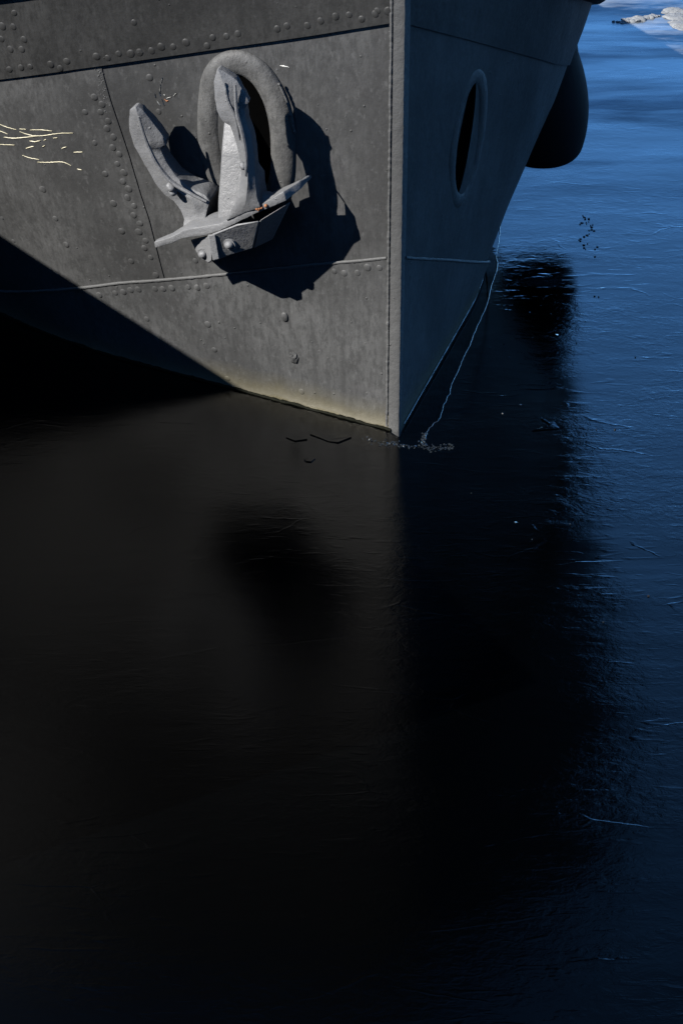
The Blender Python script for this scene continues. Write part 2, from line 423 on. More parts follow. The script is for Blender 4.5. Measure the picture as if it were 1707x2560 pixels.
for s in (-1, 1):
    strake('lower_plating', s, lambda t: -.5, WELD[s], .014, 30, M_HULL, t1=TMAX - .2)
    strake('middle_plating', s, lambda t: WELD[s](t) - .03, lambda t: SEAM[s](t) + .05, 0, 44, M_MID, hole=True, t1=TMAX - .2)
    strake('upper_plating', s, SEAM[s], lambda t: RAILZ[s](t), .018 if s < 0 else .012, 18, M_UPPER, t1=TMAX - .2, label='overlapping upper plating above the black seam, grey darkened as flare shade')
    strake('bulwark_plating', s, lambda t: RAILZ[s](t) - .02, lambda t: ztop(s, t), .028 if s < 0 else .01, 40, M_BULW, t1=TMAX - .2)
    # rubbing strake
    bm = bmesh.new(); rings = []
    for t in [i * .1 for i in range(1, 130)]:
        z = RAILZ[s](t); ring = []
        for k in range(9):
            a = math.pi * k / 8 - math.pi / 2; ring.append(S(s, t, z + .085 * math.sin(a), .015 + .085 * max(math.cos(a), 0) ** .6))
        rings.append(ring)
    loft(bm, rings); bmesh.ops.recalc_face_normals(bm, faces=bm.faces)
    tag(obj('rubbing_strake', bm, M_RAIL, ship))
for s in (-1, 1):
    bm = bmesh.new(); pts = []; rad = []
    t = .06
    while t < 3.2:
        pts.append(S(s, t, WELD[s](t) + .002 * noise.noise(Vector((t * 8, s, 0))), .012 + dent(s, t, WELD[s](t)) * min(1, t * 3))); rad.append(.0085 + .003 * noise.noise(Vector((t * 30, s, 6)))); t += .015
    tube(bm, pts, rad, 8); obj('weld_seam', bm, M_STEM, ship)
# butt joint: left plate stands proud of its neighbour
def joint_t(z):
    f = interp(sorted((b, a) for a, b in j_pts), 0); return f(z)
bm = bmesh.new(); rows = []
nz = 40
for i in range(nz + 1):
    zf = i / nz; row = []
    for k in range(-1, 27):
        tj = 1.4
        for _ in range(6): tj = joint_t(WELD[-1](tj) + .002 + (SEAM[-1](tj) + .028 - WELD[-1](tj)) * zf)
        t = tj + max(k, 0) * .06
        a = WELD[-1](t) + .002; b = SEAM[-1](t) + .03; z = a + (b - a) * zf
        row.append(bm.verts.new(S(-1, t, z, .005 + dent(-1, t, z) - (.014 if k == -1 else 0))))
    rows.append(row)
for i in range(nz):
    for j in range(len(rows[0]) - 1): bm.faces.new((rows[i][j], rows[i][j + 1], rows[i + 1][j + 1], rows[i + 1][j]))
obj('shell_plate', bm, M_MID, ship)
# stem bar
bm = bmesh.new(); rings = []
fwd = -aft
for i in range(320):
    z = -.5 + 5.25 * i / 319
    jit = .0022 * noise.noise(Vector((0, 3, z * 14))) + .002 * noise.noise(Vector((5, 3, z * 40)))
    L1, R1 = S(-1, .036, z, .020 + jit), S(1, .06, z, .012)
    L0, R0 = S(-1, .038, z, -.01), S(1, .06, z, -.02)
    o = Vector((S0.x, S0.y, z))
    n1 = o + fwd * (.018 + jit) + side_v[-1] * .010; n2 = o + fwd * .024 + side_v[1] * (.004 + jit); n3 = o + fwd * .008 + side_v[1] * .022
    rings.append([L0, L1, n1, n2, n3, R1, R0])
loft(bm, rings); bmesh.ops.recalc_face_normals(bm, faces=bm.faces)
obj('stem_bar', bm, M_STEM, ship, angle=50)
# weld bead beside the stem bar
bm = bmesh.new(); pts = []; rad = []
z = .02
while z < 2.6:
    pts.append(S(-1, .048 + .003 * noise.noise(Vector((z * 9, 0, 0))), z, .012)); rad.append(.009 + .006 * abs(noise.noise(Vector((z * 22, 7, 0)))) + .006 * noise.noise(Vector((z * 46, 1, 4)))); z += .008
tube(bm, pts, rad, 6); obj('weld_bead', bm, M_STEM, ship)
# weld bead at the top of the butt joint
bm = bmesh.new()
for i in range(70):
    x = 247 + 17 * i / 45 + random.uniform(-9, 9); y = 166 + 74 * i / 45
    p, nrm, d = hit(x, y); bmesh.ops.create_icosphere(bm, subdivisions=1, radius=random.uniform(.003, .007), matrix=Matrix.Translation(p + nrm * .004))
obj('joint_weld', bm, M_STEM, ship)
# deck, stern closure
for z_, ta, tb in ((ZTOP - .5, 0, BREAK), (1.05, BREAK - .1, TMAX - .3)):
    bm = bmesh.new(); tt_ = [t for t in TS if ta <= t <= tb]
    d1 = [S(-1, t, z_, -.03) for t in tt_]; d2 = [S(1, t, z_, -.03) for t in tt_]
    bm.faces.new([bm.verts.new(p) for p in d1 + (d2[:0:-1] if ta == 0 else d2[::-1])]); obj('deck', bm, M_CONC, ship, smooth=False)
bm = bmesh.new(); bm.faces.new([bm.verts.new(S(*q)) for q in ((-1, BREAK - .02, 1.0), (1, BREAK - .02, 1.0), (1, BREAK - .02, ZTOP), (-1, BREAK - .02, ZTOP))]); obj('forecastle_bulkhead', bm, M_BULW, ship, smooth=False)
bm = bmesh.new(); e = TMAX - .2
bm.faces.new([bm.verts.new(p) for p in [S(s, e, -.5) for s in (-1, 1)] + [S(s, e, 1.3) for s in (1, -1)]]); obj('stern_plate', bm, M_UPPER, ship, smooth=False)
# hawse holes: pipe and bolster ring
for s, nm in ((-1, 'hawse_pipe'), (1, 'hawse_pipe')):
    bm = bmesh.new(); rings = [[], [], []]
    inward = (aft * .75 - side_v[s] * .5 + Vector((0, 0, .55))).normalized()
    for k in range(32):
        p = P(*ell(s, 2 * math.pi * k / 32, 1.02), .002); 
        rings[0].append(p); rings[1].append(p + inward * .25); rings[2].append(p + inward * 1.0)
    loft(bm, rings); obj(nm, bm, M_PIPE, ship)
bpts = [(522, 330), (524, 262), (536, 198), (566, 163), (607, 158), (650, 185), (684, 238), (702, 300), (708, 365), (706, 430), (690, 485), (640, 505), (580, 480), (538, 420)]
bpts = spline(bpts + [bpts[0]], 73)[:-1]
pts = []; rad = []
for i, (x, y) in enumerate(bpts):
    right = min(1, max(0, (x - 500) / 110))
    right = max(right, min(1, max(0, (235 - y) / 50)))
    r = .066
    pts.append(P(x, y, -.020 + .022 * right)); rad.append(r)
bm = bmesh.new(); tube(bm, pts, rad, 20, True, up=hit(630, 330)[1], su=.5)
obj('hawse_bolster', bm, M_BOL, ship)
# light weld seam down the outside of the bolster
bm = bmesh.new(); q = spline([(697, 208), (716, 250), (729, 290), (734, 318), (738, 330)], 40)
tube(bm, [P(x, y, .028 + .006 * noise.noise(Vector((i * .6, 0, 0)))) for i, (x, y) in enumerate(q)], .007, 6); obj('bolster_weld', bm, M_STEM, ship)
cx, cy, rx, ry, a_ = HOLE[1]
bm = bmesh.new(); pts = []
for k in range(64):
    u, v = (rx + 19) * math.cos(2 * math.pi * k / 64), (ry + 12) * math.sin(2 * math.pi * k / 64)
    pts.append(P(cx + u * math.cos(a_) - v * math.sin(a_), cy + u * math.sin(a_) + v * math.cos(a_), -.016))
tube(bm, pts, .055, 14, True, up=hit(1163, 345)[1], su=.42)
obj('hawse_bolster', bm, M_BOL, ship)
# rivets
def z2(l, ox, oy, sc): return [(ox + a / sc, oy + b / sc) for a, b in l]
riv = []
riv += z2([(12, 455), (75, 443), (150, 432), (210, 425), (283, 420), (342, 410), (405, 437), (447, 390), (640, 360), (713, 370), (783, 343), (862, 343), (920, 335), (998, 325), (1060, 300), (1138, 300), (1222, 272), (1360, 293), (1395, 240), (1485, 232), (1560, 215),
           (105, 75), (28, 163), (100, 165), (22, 245), (170, 248), (80, 312), (155, 312), (65, 368), (882, 140),
           (622, 630), (672, 677), (662, 728), (712, 788), (703, 838), (745, 893), (740, 963), (783, 1005), (772, 1068), (812, 1120), (805, 1180), (845, 1230), (838, 1285),
           (560, 730), (622, 932), (692, 1133), (285, 1235), (978, 508), (1038, 730)], 0, 0, 2.613)
riv += [(639 * 1.0887, 64 * 1.0887), (661 * 1.0887, 57 * 1.0887), (684 * 1.0887, 58 * 1.0887), (708 * 1.0887, 56 * 1.0887), (738 * 1.0887, 46 * 1.0887), (772 * 1.0887, 36 * 1.0887), (771 * 1.0887, 53 * 1.0887), (803 * 1.0887, 32 * 1.0887), (832 * 1.0887, 42 * 1.0887), (863 * 1.0887, 30 * 1.0887), (909, 35), (945, 25), (972, 25)]
riv += z2([(700, 68), (692, 118), (725, 158), (722, 210), (757, 252), (755, 303), (790, 348), (783, 395), (822, 445), (815, 488), (850, 540), (847, 593), (878, 640),
           (565, 748), (605, 740), (652, 738), (698, 733), (738, 722), (782, 718), (830, 718), (876, 714), (921, 714), (970, 708), (1017, 703), (1062, 703), (1114, 706), (1166, 695), (1215, 690),
           (242, 163), (315, 325), (375, 472), (443, 627), (642, 238), (687, 392), (740, 563), (830, 883), (1172, 912), (1208, 1055), (1097, 562), (1280, 1218)], 0, 400, 2.24)
riv += z2([(1250, 1290), (1435, 1268), (1305, 1300), (1380, 1298)], 280, 100, 2.24) + z2([(725, 1088), (1230, 280)], 480, 560, 2.613)
small = z2([(18, 323), (82, 450), (592, 75)], 0, 400, 2.24)
def rivet_shape(r):
    bm = bmesh.new(); bmesh.ops.create_uvsphere(bm, u_segments=14, v_segments=9, radius=1)
    for v in bm.verts:
        k = 1 + .06 * noise.noise(v.co * 1.7 + Vector((r, 0, 0))); v.co = Vector((v.co.x * k, v.co.y * k, math.copysign(abs(v.co.z) ** .85, v.co.z) * .30))
    return bm
protos = []
big_ = []
def seat(x, y, lift=0.0):
    s, t, z = tzof(x, y); 
    o = .014 if z < WELD[s](t) else (.018 if z > SEAM[s](t) else (.005 if t > joint_t(z) else 0))
    p, nrm, d = hit(x, y); q = p + nrm * (o + dent(s, t, z) * min(1, t * 3))
    return q, nrm
cnt = 0; rest = bmesh.new()
for i, (x, y) in enumerate(riv + small):
    up = y * 1707 / 1707 < 200 and cnt < 9999
    q, nrm = seat(x, y)
    r = random.uniform(.018, .0225) * (1.0 if i < len(riv) else .7)
    faint = random.random() < .15
    M = Matrix.Translation(q + nrm * (-.002 if not faint else -.006)) @ nrm.to_track_quat('Z', 'Y').to_matrix().to_4x4() @ Matrix.Rotation(random.random() * 6, 4, 'Z') @ Matrix.Diagonal((r, r * random.uniform(.9, 1.1), r, 1))
    _, tt_, zz_ = tzof(x, y)
    mat = M_UPPER if zz_ > SEAM[-1](tt_) else (M_MID if zz_ > WELD[-1](tt_) else M_HULL)
    if cnt < 98 and i < len(riv):
        if len(protos) < 12:
            o = obj('rivet', rivet_shape(len(protos)), None, ship); o.data.materials.append(M_HULL); protos.append(o)
        else:
            o = protos[i % 12].copy(); C.objects.link(o); o.parent = ship; o.matrix_parent_inverse = ship.matrix_world.inverted()
        o.matrix_basis = M; o.material_slots[0].link = 'OBJECT'; o.material_slots[0].material = mat; cnt += 1
    else:
        b2 = rivet_shape(i); b2.transform(M); me = bpy.data.meshes.new('tmp'); b2.to_mesh(me); b2.free(); rest.from_mesh(me); bpy.data.meshes.remove(me)
tag(obj('rivet_scatter', rest, M_HULL, ship), kind='stuff')
# the two large lumps low on the plating
for x, y, r in ((480 + 615 / 2.613, 560 + 597 / 2.613, .026), (480 + 672 / 2.613, 560 + 865 / 2.613, .031)):
    q, nrm = seat(x, y); bm = bmesh.new(); bmesh.ops.create_icosphere(bm, subdivisions=3, radius=1)
    for v in bm.verts:
        v.co *= 1 + (.12 if r < .03 else .4) * noise.noise(v.co * 2.3 + Vector((r * 99, 0, 0))); v.co.z *= .5
    bm.transform(Matrix.Translation(q) @ nrm.to_track_quat('Z', 'Y').to_matrix().to_4x4() @ Matrix.Diagonal((r * .85, r * 1.15, r, 1)))
    tag(obj('plug', bm, M_HULL, ship))
# scratches and chips
def ribbon(bm, px, wid, lift=.004):
    q = [(x + .9 * noise.noise(Vector((x * .4, y * .3, 1))), y + .9 * noise.noise(Vector((x * .4, y * .3, 9)))) for x, y in spline(px, 7 * len(px))]; prev = None
    for i, (x, y) in enumerate(q):
        p, nrm = seat(x, y); a = q[min(i + 1, len(q) - 1)]; b = q[max(i - 1, 0)]
        dirv = Vector((a[0] - b[0], a[1] - b[1])); dirv.normalize()
        f = math.sin(math.pi * (i + .3) / (len(q) - .4)) ** .6
        ww = wid * f * (.55 + .9 * abs(noise.noise(Vector((x * .13, y * .1, 5)))))
        l, _ = seat(x - dirv.y * ww, y + dirv.x * ww); r_, _ = seat(x + dirv.y * ww, y - dirv.x * ww)
        c = (bm.verts.new(l + nrm * .001), bm.verts.new(p + nrm * lift), bm.verts.new(r_ + nrm * .001))
        if prev:
            bm.faces.new((prev[0], prev[1], c[1], c[0])); bm.faces.new((prev[1], prev[2], c[2], c[1]))
        prev = c
def zz(l): return z2(l, 0, 0, 2.613)
for l, wd in ((((0, 805), (50, 828), (110, 845)), 1.6), (((130, 840), (175, 843)), 1.3), (((200, 847), (270, 847), (345, 853)), 1.6), (((130, 857), (200, 882), (280, 885), (380, 870), (480, 865)), 2.0),
              (((30, 892), (90, 900), (180, 895), (260, 885)), 2.0), (((0, 850), (55, 872)), 1.3), (((0, 940), (100, 945)), 1.2), (((195, 918), (230, 925), (268, 916)), 2.0), (((172, 968), (222, 955)), 2.4),
              (((280, 960), (296, 948)), 2.2), (((405, 967), (437, 958)), 2.2), (((486, 992), (542, 990)), 2.4), (((508, 1100), (538, 1106)), 2.2), (((150, 1012), (200, 1030), (260, 1040)), 1.4),
              (((250, 1057), (330, 1058), (410, 1055), (470, 1078)), 1.9), (((290, 915), (305, 910)), 1.8), (((350, 900), (378, 897)), 1.6)):
    bm = bmesh.new(); ribbon(bm, zz(l), wd * .6); bmesh.ops.recalc_face_normals(bm, faces=bm.faces); obj('paint_scrape', bm, M_SCRAPE, ship)
for l, wd in ((((1062, 505), (1056, 540)), .9), (((1050, 550), (1046, 610)), 1.0), (((1012, 610), (1018, 640)), .9), (((1022, 655), (1050, 690)), 1.0), (((1040, 600), (1052, 630)), 1.1), (((1058, 645), (1075, 690)), 1.0), (((1090, 640), (1120, 632)), .8), (((1135, 625), (1155, 605)), .8), (((1068, 615), (1080, 622)), 1.1)):
    bm = bmesh.new(); ribbon(bm, zz(l), wd); bmesh.ops.recalc_face_normals(bm, faces=bm.faces); obj('paint_chip', bm, M_CHIP, ship)
bm = bmesh.new(); ribbon(bm, zz(((1075, 645), (1090, 660), (1100, 655))), 2.0); bmesh.ops.recalc_face_normals(bm, faces=bm.faces); obj('rust_spot', bm, M_RUST, ship)
for l, wd in ((((700, 164), (712, 166), (723, 168)), 2.2),):
    bm = bmesh.new(); ribbon(bm, l, wd); bmesh.ops.recalc_face_normals(bm, faces=bm.faces); obj('paint_chip', bm, M_CHIP, ship)
# algae crust along the waterline of the sunlit side
bm = bmesh.new(); pts = []; rad = []
t = .02
while t < 3.4:
    pts.append(S(-1, t, .004 + .008 * noise.noise(Vector((t * 9, 4, 0))), .02)); rad.append(.007 + .009 * abs(noise.noise(Vector((t * 17, 0, 3)))) + .004 * noise.noise(Vector((t * 50, 0, 3)))); t += .012
tube(bm, pts, rad, 7); obj('algae_crust', bm, M_ALGAE, ship)
# frozen rim at the waterline of the shaded side
bm = bmesh.new(); pts = []; rad = []
t = .1
while t < 2.6:
    pts.append(S(1, t, -.01, .018)); rad.append(.0025 + .002 * noise.noise(Vector((t * 12, 0, 8)))); t += .02
tube(bm, pts, rad, 6); obj('ice_rim', bm, M_RIM, ship)
# ------------------------------------------------------------------ anchor
anc_base = P(560, 640, .2)
anchor = empty('anchor', anc_base)
tag(anchor, 'grey stockless anchor stowed tilted against the sunlit hull under the hawse bolster', 'anchor')
def za(x, y): return 280 + x / 2.24, 100 + y / 2.24
def station(xl, yl, xr, yr, d, rise, depth, ridge=.5, dl=0, dr=0):
    """one cross section: left edge and right edge in the close-up, distance of the edges from the hull, ridge height, depth behind"""
    L_ = P(*za(xl, yl), d + dl); R_ = P(*za(xr, yr), d + dr)
    xm, ym = xl + (xr - xl) * ridge, yl + (yr - yl) * ridge
    x1, y1 = xl + (xr - xl) * ridge * .75, yl + (yr - yl) * ridge * .75
    x2, y2 = xr + (xl - xr) * (1 - ridge) * .7, yr + (yl - yr) * (1 - ridge) * .7
    Mc = P(*za(xm, ym), d + rise); M1 = P(*za(x1, y1), d + rise * .62 + dl * .3); M2 = P(*za(x2, y2), d + rise * .62 + dr * .3)
    _, nrm, _ = hit(*za(xm, ym))
    Lb = L_.lerp(R_, .06) - nrm * depth; Rb = R_.lerp(L_, .06) - nrm * depth
    Lq = L_ - nrm * depth * .25; Rq = R_ - nrm * depth * .25
    return [L_, M1, Mc, M2, R_, Rq, Rb, Lb, Lq]
def dense(rings, k=4):
    out = []
    for a, b in zip(rings, rings[1:]):
        short = (a[2] - b[2]).length < .03
        kk = 1 if short else k
        for i in range(kk): out.append([p.lerp(q, i / kk) for p, q in zip(a, b)])
    out.append(rings[-1]); return out
def cast(bm, amt=.003, sc=22):
    bmesh.ops.recalc_face_normals(bm, faces=bm.faces)
    hard = [e for e in bm.edges if e.is_manifold and e.calc_face_angle(0) > R(32)]
    bmesh.ops.bevel(bm, geom=hard, offset=.009, segments=2, affect='EDGES', profile=.5, clamp_overlap=True)
    long_ = [e for e in bm.edges if e.calc_length() > .035]
    bmesh.ops.subdivide_edges(bm, edges=long_, cuts=2, use_grid_fill=True)
    bm.normal_update()
    for v in bm.verts: v.co += v.normal * (amt * 1.1 * noise.noise(v.co * sc) + amt * .5 * noise.noise(v.co * sc * 3.1))
def bevelled(o, wd=.006, seg=2):
    if o.name.split('.')[0] in ('fluke', 'shank', 'crown_flange'): return o
    m = o.modifiers.new('bevel', 'BEVEL'); m.width = wd; m.segments = seg; m.limit_method = 'ANGLE'; m.angle_limit = R(32); m.harden_normals = False
    return o
# left fluke
st = [station(126, 372, 140, 370, 0.193, .006, .04), station(103, 392, 168, 388, 0.188, .016, .05), station(95, 440, 212, 440, 0.183, .024, .06), station(100, 510, 262, 505, 0.178, .026, .07), station(122, 585, 303, 562, 0.173, .026, .07),
      station(128, 600, 300, 590, 0.173, .026, .08), station(140, 622, 272, 608, 0.173, .026, .08), station(185, 700, 302, 680, 0.173, .03, .09), station(245, 805, 360, 765, 0.178, .035, .10),
      station(290, 862, 432, 825, 0.183, .035, .12), station(345, 902, 520, 868, 0.188, .03, .14), station(385, 955, 548, 905, 0.198, .02, .16), station(405, 1005, 532, 960, 0.208, .01, .17), station(398, 1062, 512, 1045, 0.228, .0, .18)]
bm = bmesh.new(); loft(bm, dense(st, 3)); cast(bm); bevelled(obj('fluke', bm, M_ANCH, anchor, angle=50))
# right fluke
D = .32
st = [station(588, 165, 600, 163, D, .005, 0.050), station(580, 195, 640, 185, D, .018, 0.050, .40), station(573, 240, 700, 225, D, .028, 0.050, .36), station(577, 330, 745, 300, D, .03, 0.050, .40), station(588, 395, 768, 348, D, .03, 0.050, .42),
      station(598, 420, 752, 366, D, .03, 0.050, .45), station(622, 455, 742, 385, D, .03, 0.075, .5), station(662, 480, 747, 450, D, .03, 0.075, .5), station(690, 560, 778, 540, D, .03, 0.075, .5), station(712, 640, 790, 620, D, .03, 0.075, .5),
      station(722, 740, 797, 720, D, .03, 0.075, .5), station(715, 830, 803, 800, D + .01, .03, 0.140, .5), station(690, 905, 812, 880, D + .02, .02, 0.140, .5), station(640, 1010, 830, 935, D + .02, .0, 0.140, .5)]
bm = bmesh.new(); loft(bm, dense(st, 3)); cast(bm); fr = bevelled(obj('fluke', bm, M_ANCH, anchor, angle=50))
# boss ribs on both flukes
for pl, d, r in (([(690, 250), (700, 400), (730, 520), (752, 650), (748, 760)], D + .03, .012), ([(630, 240), (650, 340), (690, 430), (715, 560)], D + .026, .010), ([(150, 430), (190, 560), (250, 690), (330, 790), (440, 860), (530, 905)], .257, .012)):
    bm = bmesh.new(); tube(bm, [P(*za(x, y), d) for x, y in spline(pl, 30)], [r * (.4 + .6 * math.sin(math.pi * (i + 2) / 33)) for i in range(30)], 8); obj('fluke_rib', bm, M_ANCH, anchor)
for x, y, d, r in ((332, 822, .254, .026), (340, 850, .250, .022), (735, 705, D + .03, .02)):
    bm = bmesh.new(); bmesh.ops.create_icosphere(bm, subdivisions=3, radius=r)
    for v in bm.verts: v.co *= 1 + .25 * noise.noise(v.co * 40)
    bm.transform(Matrix.Translation(P(*za(x, y), d - r * .5))); obj('casting_boss', bm, M_ANCH, anchor)
# shank
def flatstation(xl, yl, xr, yr, d, depth):
    L_ = P(*za(xl, yl), d); R_ = P(*za(xr, yr), d); _, nrm, _ = hit(*za((xl + xr) / 2, (yl + yr) / 2))
    return [L_, L_.lerp(R_, .5) + nrm * .004, R_, R_ - nrm * depth, L_ - nrm * depth]
st = [flatstation(655, 395, 735, 380, .0, .16), flatstation(625, 470, 740, 460, .06, .14), flatstation(612, 620, 760, 610, .13, .14), flatstation(602, 780, 760, 770, .18, .15), flatstation(594, 900, 770, 890, .22, .17), flatstation(588, 1030, 800, 980, .26, .17)]
bm = bmesh.new(); loft(bm, dense(st, 3)); cast(bm, .0015, 12); bevelled(obj('shank', bm, M_ANCH, anchor, angle=50), .008)
# crown: flange (two palms) and the box beneath
def slab(bm, top, bot, ddf, depth, back_drop=0):
    rings = []
    for (a, b) in zip(top, bot):
        d = ddf(a[0]); p = P(*za(*a), d); q = P(*za(*b), d); _, nrm, _ = hit(*za(*a))
        dp = depth(a[0]) if callable(depth) else depth
        rings.append([p, q, q - nrm * dp, p - nrm * dp])
    loft(bm, dense(rings, 3))
top = [(238, 1132), (320, 1108), (372, 1085), (400, 1066), (520, 1042), (600, 1030), (700, 985), (800, 942), (960, 850), (1040, 800), (1100, 766)]
bot = [(246, 1162), (330, 1140), (378, 1118), (405, 1108), (530, 1092), (608, 1066), (710, 1018), (815, 968), (975, 900), (1060, 830), (1108, 782)]
dfl = lambda x: (.30 + .035 * math.sin(min(1, (x - 240) / 660) * math.pi * .7) ** 2) if x < 930 else .325 - .2 * ((x - 930) / 170) ** 1.5
bm = bmesh.new(); slab(bm, top, bot, dfl, lambda x: .03 + .15 * max(0, math.sin((x - 240) / 860 * math.pi)) ** 1.5); cast(bm, .004, 16); bevelled(obj('crown_flange', bm, M_ANCH, anchor, angle=50), .007)
# web between right fluke and right palm
bm = bmesh.new(); loft(bm, [[P(*za(800, 780), .26), P(*za(795, 900), .31), P(*za(800, 960), .32), P(*za(790, 960), .18)], [P(*za(830, 830), .24), P(*za(850, 880), .28), P(*za(860, 930), .31), P(*za(850, 930), .16)], [P(*za(890, 850), .22), P(*za(930, 865), .27), P(*za(950, 880), .30), P(*za(940, 880), .16)]])
cast(bm); obj('web', bm, M_ANCH, anchor)
# box
front = [(440, 1118), (478, 1195), (540, 1252), (592, 1228), (700, 1190), (788, 1165), (828, 1015), (700, 1040), (600, 1068), (530, 1095)]
def prism(bm, pl, d_front, d_back, push=(0, 0)):
    a = []; b = []
    for i, (x, y) in enumerate(pl):
        df = d_front[i] if isinstance(d_front, (list, tuple)) else d_front
        p = P(*za(x, y), df); _, nrm, _ = hit(*za(x, y)); a.append(p); b.append(P(*za(x + push[0], y + push[1]), d_back))
    va = [bm.verts.new(p) for p in a]; vb = [bm.verts.new(p) for p in b]; n = len(pl)
    bm.faces.new(va); bm.faces.new(vb[::-1])
    for i in range(n): bm.faces.new((va[i], va[(i + 1) % n], vb[(i + 1) % n], vb[i]))
bm = bmesh.new()
prism(bm, [(440, 1118), (478, 1195), (540, 1252), (562, 1238), (556, 1090)], [.22, .25, .31, .325, .335], .05)
prism(bm, [(556, 1088), (592, 1230), (700, 1190), (790, 1166), (828, 1012), (700, 1030)], [.335, .33, .30, .206, .345, .335], .08)
prism(bm, [(828, 1010), (790, 1168), (900, 1115), (1000, 905)], [.344, .205, .17, .285], .03)
bmesh.ops.recalc_face_normals(bm, faces=bm.faces); bevelled(obj('crown', bm, M_ANCH, anchor, angle=25), .008)
bm = bmesh.new(); prism(bm, [(536, 1090), (578, 1088), (604, 1228), (566, 1236)], .35, .28); bmesh.ops.recalc_face_normals(bm, faces=bm.faces); bevelled(obj('crown_rib', bm, M_ANCH, anchor, angle=25), .006)
for x, y, d in ((518, 1190, .275), (664, 1138, .318)):
    p = P(*za(x, y), d); _, nrm, _ = hit(*za(x, y)); q = nrm.to_track_quat('Z', 'Y').to_matrix().to_4x4() @ Matrix.Rotation(R(25), 4, 'Z')
    bm = bmesh.new(); bmesh.ops.create_cone(bm, cap_ends=True, segments=18, radius1=.034, radius2=.032, depth=.016, matrix=Matrix.Translation(p + nrm * .008) @ q)
    ob = obj('bolt', bm, M_ANCH, anchor)
    bm = bmesh.new(); bmesh.ops.create_uvsphere(bm, u_segments=16, v_segments=10, radius=.026, matrix=Matrix.Translation(p + nrm * .016) @ q @ Matrix.Diagonal((1, .85, .9, 1)))
    h_ = obj('bolt_head', bm, M_ANCH); h_.parent = ob
# rust bleeding at the edge of the flange
bm = bmesh.new()
for x, y in ((812, 945), (826, 942), (838, 940), (820, 952), (862, 928)):
    bmesh.ops.create_icosphere(bm, subdivisions=2, radius=random.uniform(.006, .010), matrix=Matrix.Translation(P(*za(x, y), dfl(x) + .002)))
obj('rust_spot', bm, M_RUST, anchor)
# ------------------------------------------------------------------ fender beyond the shaded side
silh = [(60, 40), (100, 84), (130, 92), (170, 104), (215, 113), (260, 117), (310, 114), (350, 106), (375, 96), (392, 78), (402, 50), (407, 20), (408, 2)]
base = S(1, 3.0, 1.0, .05)
yF = base.y + .25; bm = bmesh.new(); rings = []
for y, r in spline(silh, 44):
    d = ray(1351, y); p = CAM + d * (yF / d.y); rr = r * (p - CAM).length / FPX
    rings.append([p + Vector((math.cos(2 * math.pi * k / 48), math.sin(2 * math.pi * k / 48), 0)) * rr for k in range(48)])
axis = CAM + ray(1351, 200) * (yF / ray(1351, 200).y); zt = rings[0][0].z
loft(bm, rings); bmesh.ops.recalc_face_normals(bm, faces=bm.faces)
fen = tag(obj('fender', bm, M_RUBBER), 'black rubber fender with rounded bottom hanging at the shaded side of the bow', 'fender')
bm = bmesh.new()
tube(bm, [Vector((axis.x, axis.y, zt - .02)), Vector((axis.x - .03, axis.y, zt + .4)), Vector((axis.x - .06, axis.y, 3.6))], .016, 8); obj('rope', bm, M_DARK, fen)
# ------------------------------------------------------------------ ice along the opening, shards, ridge, debris
bm = bmesh.new(); tube(bm, [p + Vector((0, 0, .001)) for p in edge[6:]], [.0015 + .0022 * abs(noise.noise(Vector((i * .4, 9, 0)))) for i in range(len(edge) - 6)], 6)
tag(obj('ice_edge', bm, M_RIM), kind='structure')
def shard(bm, c, r, tilt, h=.012):
    n = random.randint(4, 6); a0 = random.random() * 6
    up = Vector((random.uniform(-tilt, tilt), random.uniform(-tilt, tilt), 1)).normalized(); q = up.to_track_quat('Z', 'Y')
    rr = [r * random.uniform(.5, 1) for _ in range(n)]
    A = [bm.verts.new(c + q @ Vector((math.cos(a0 + 6.283 * k / n) * rr[k], math.sin(a0 + 6.283 * k / n) * rr[k], h))) for k in range(n)]
    B = [bm.verts.new(c + q @ Vector((math.cos(a0 + 6.283 * k / n) * rr[k] * .9, math.sin(a0 + 6.283 * k / n) * rr[k] * .9, -h * .5))) for k in range(n)]
    bm.faces.new(A); bm.faces.new(B[::-1])
    for k in range(n): bm.faces.new((A[k], B[k], B[(k + 1) % n], A[(k + 1) % n]))
bm = bmesh.new()
line = spline([(918, 1096), (960, 1112), (985, 1106), (1005, 1116), (1060, 1118), (1085, 1122), (1125, 1118)], 150)
for x, y in line:
    shard(bm, onplane(x + random.gauss(0, 7), y + random.gauss(0, 3.5)), random.uniform(.002, .009), .5, random.uniform(.001, .003))
for x, y in spline([(1064, 1084), (1058, 1100), (1055, 1115)], 25): shard(bm, onplane(x + random.gauss(0, 4), y), random.uniform(.004, .012), .9, .005)
for i in range(14): shard(bm, onplane(1110 + random.gauss(0, 12), 1118 + random.gauss(0, 3)), random.uniform(.004, .012), .5, .003)
for i in range(9): shard(bm, onplane(random.gauss(1300, 70), random.gauss(880, 110)), random.uniform(.004, .013), .35, .003)
for i in range(5): shard(bm, onplane(random.gauss(1360, 60), random.gauss(1330, 90)), random.uniform(.004, .012), .35, .003)
tag(obj('crushed_ice', bm, M_CRUSH, smooth=False), kind='stuff')
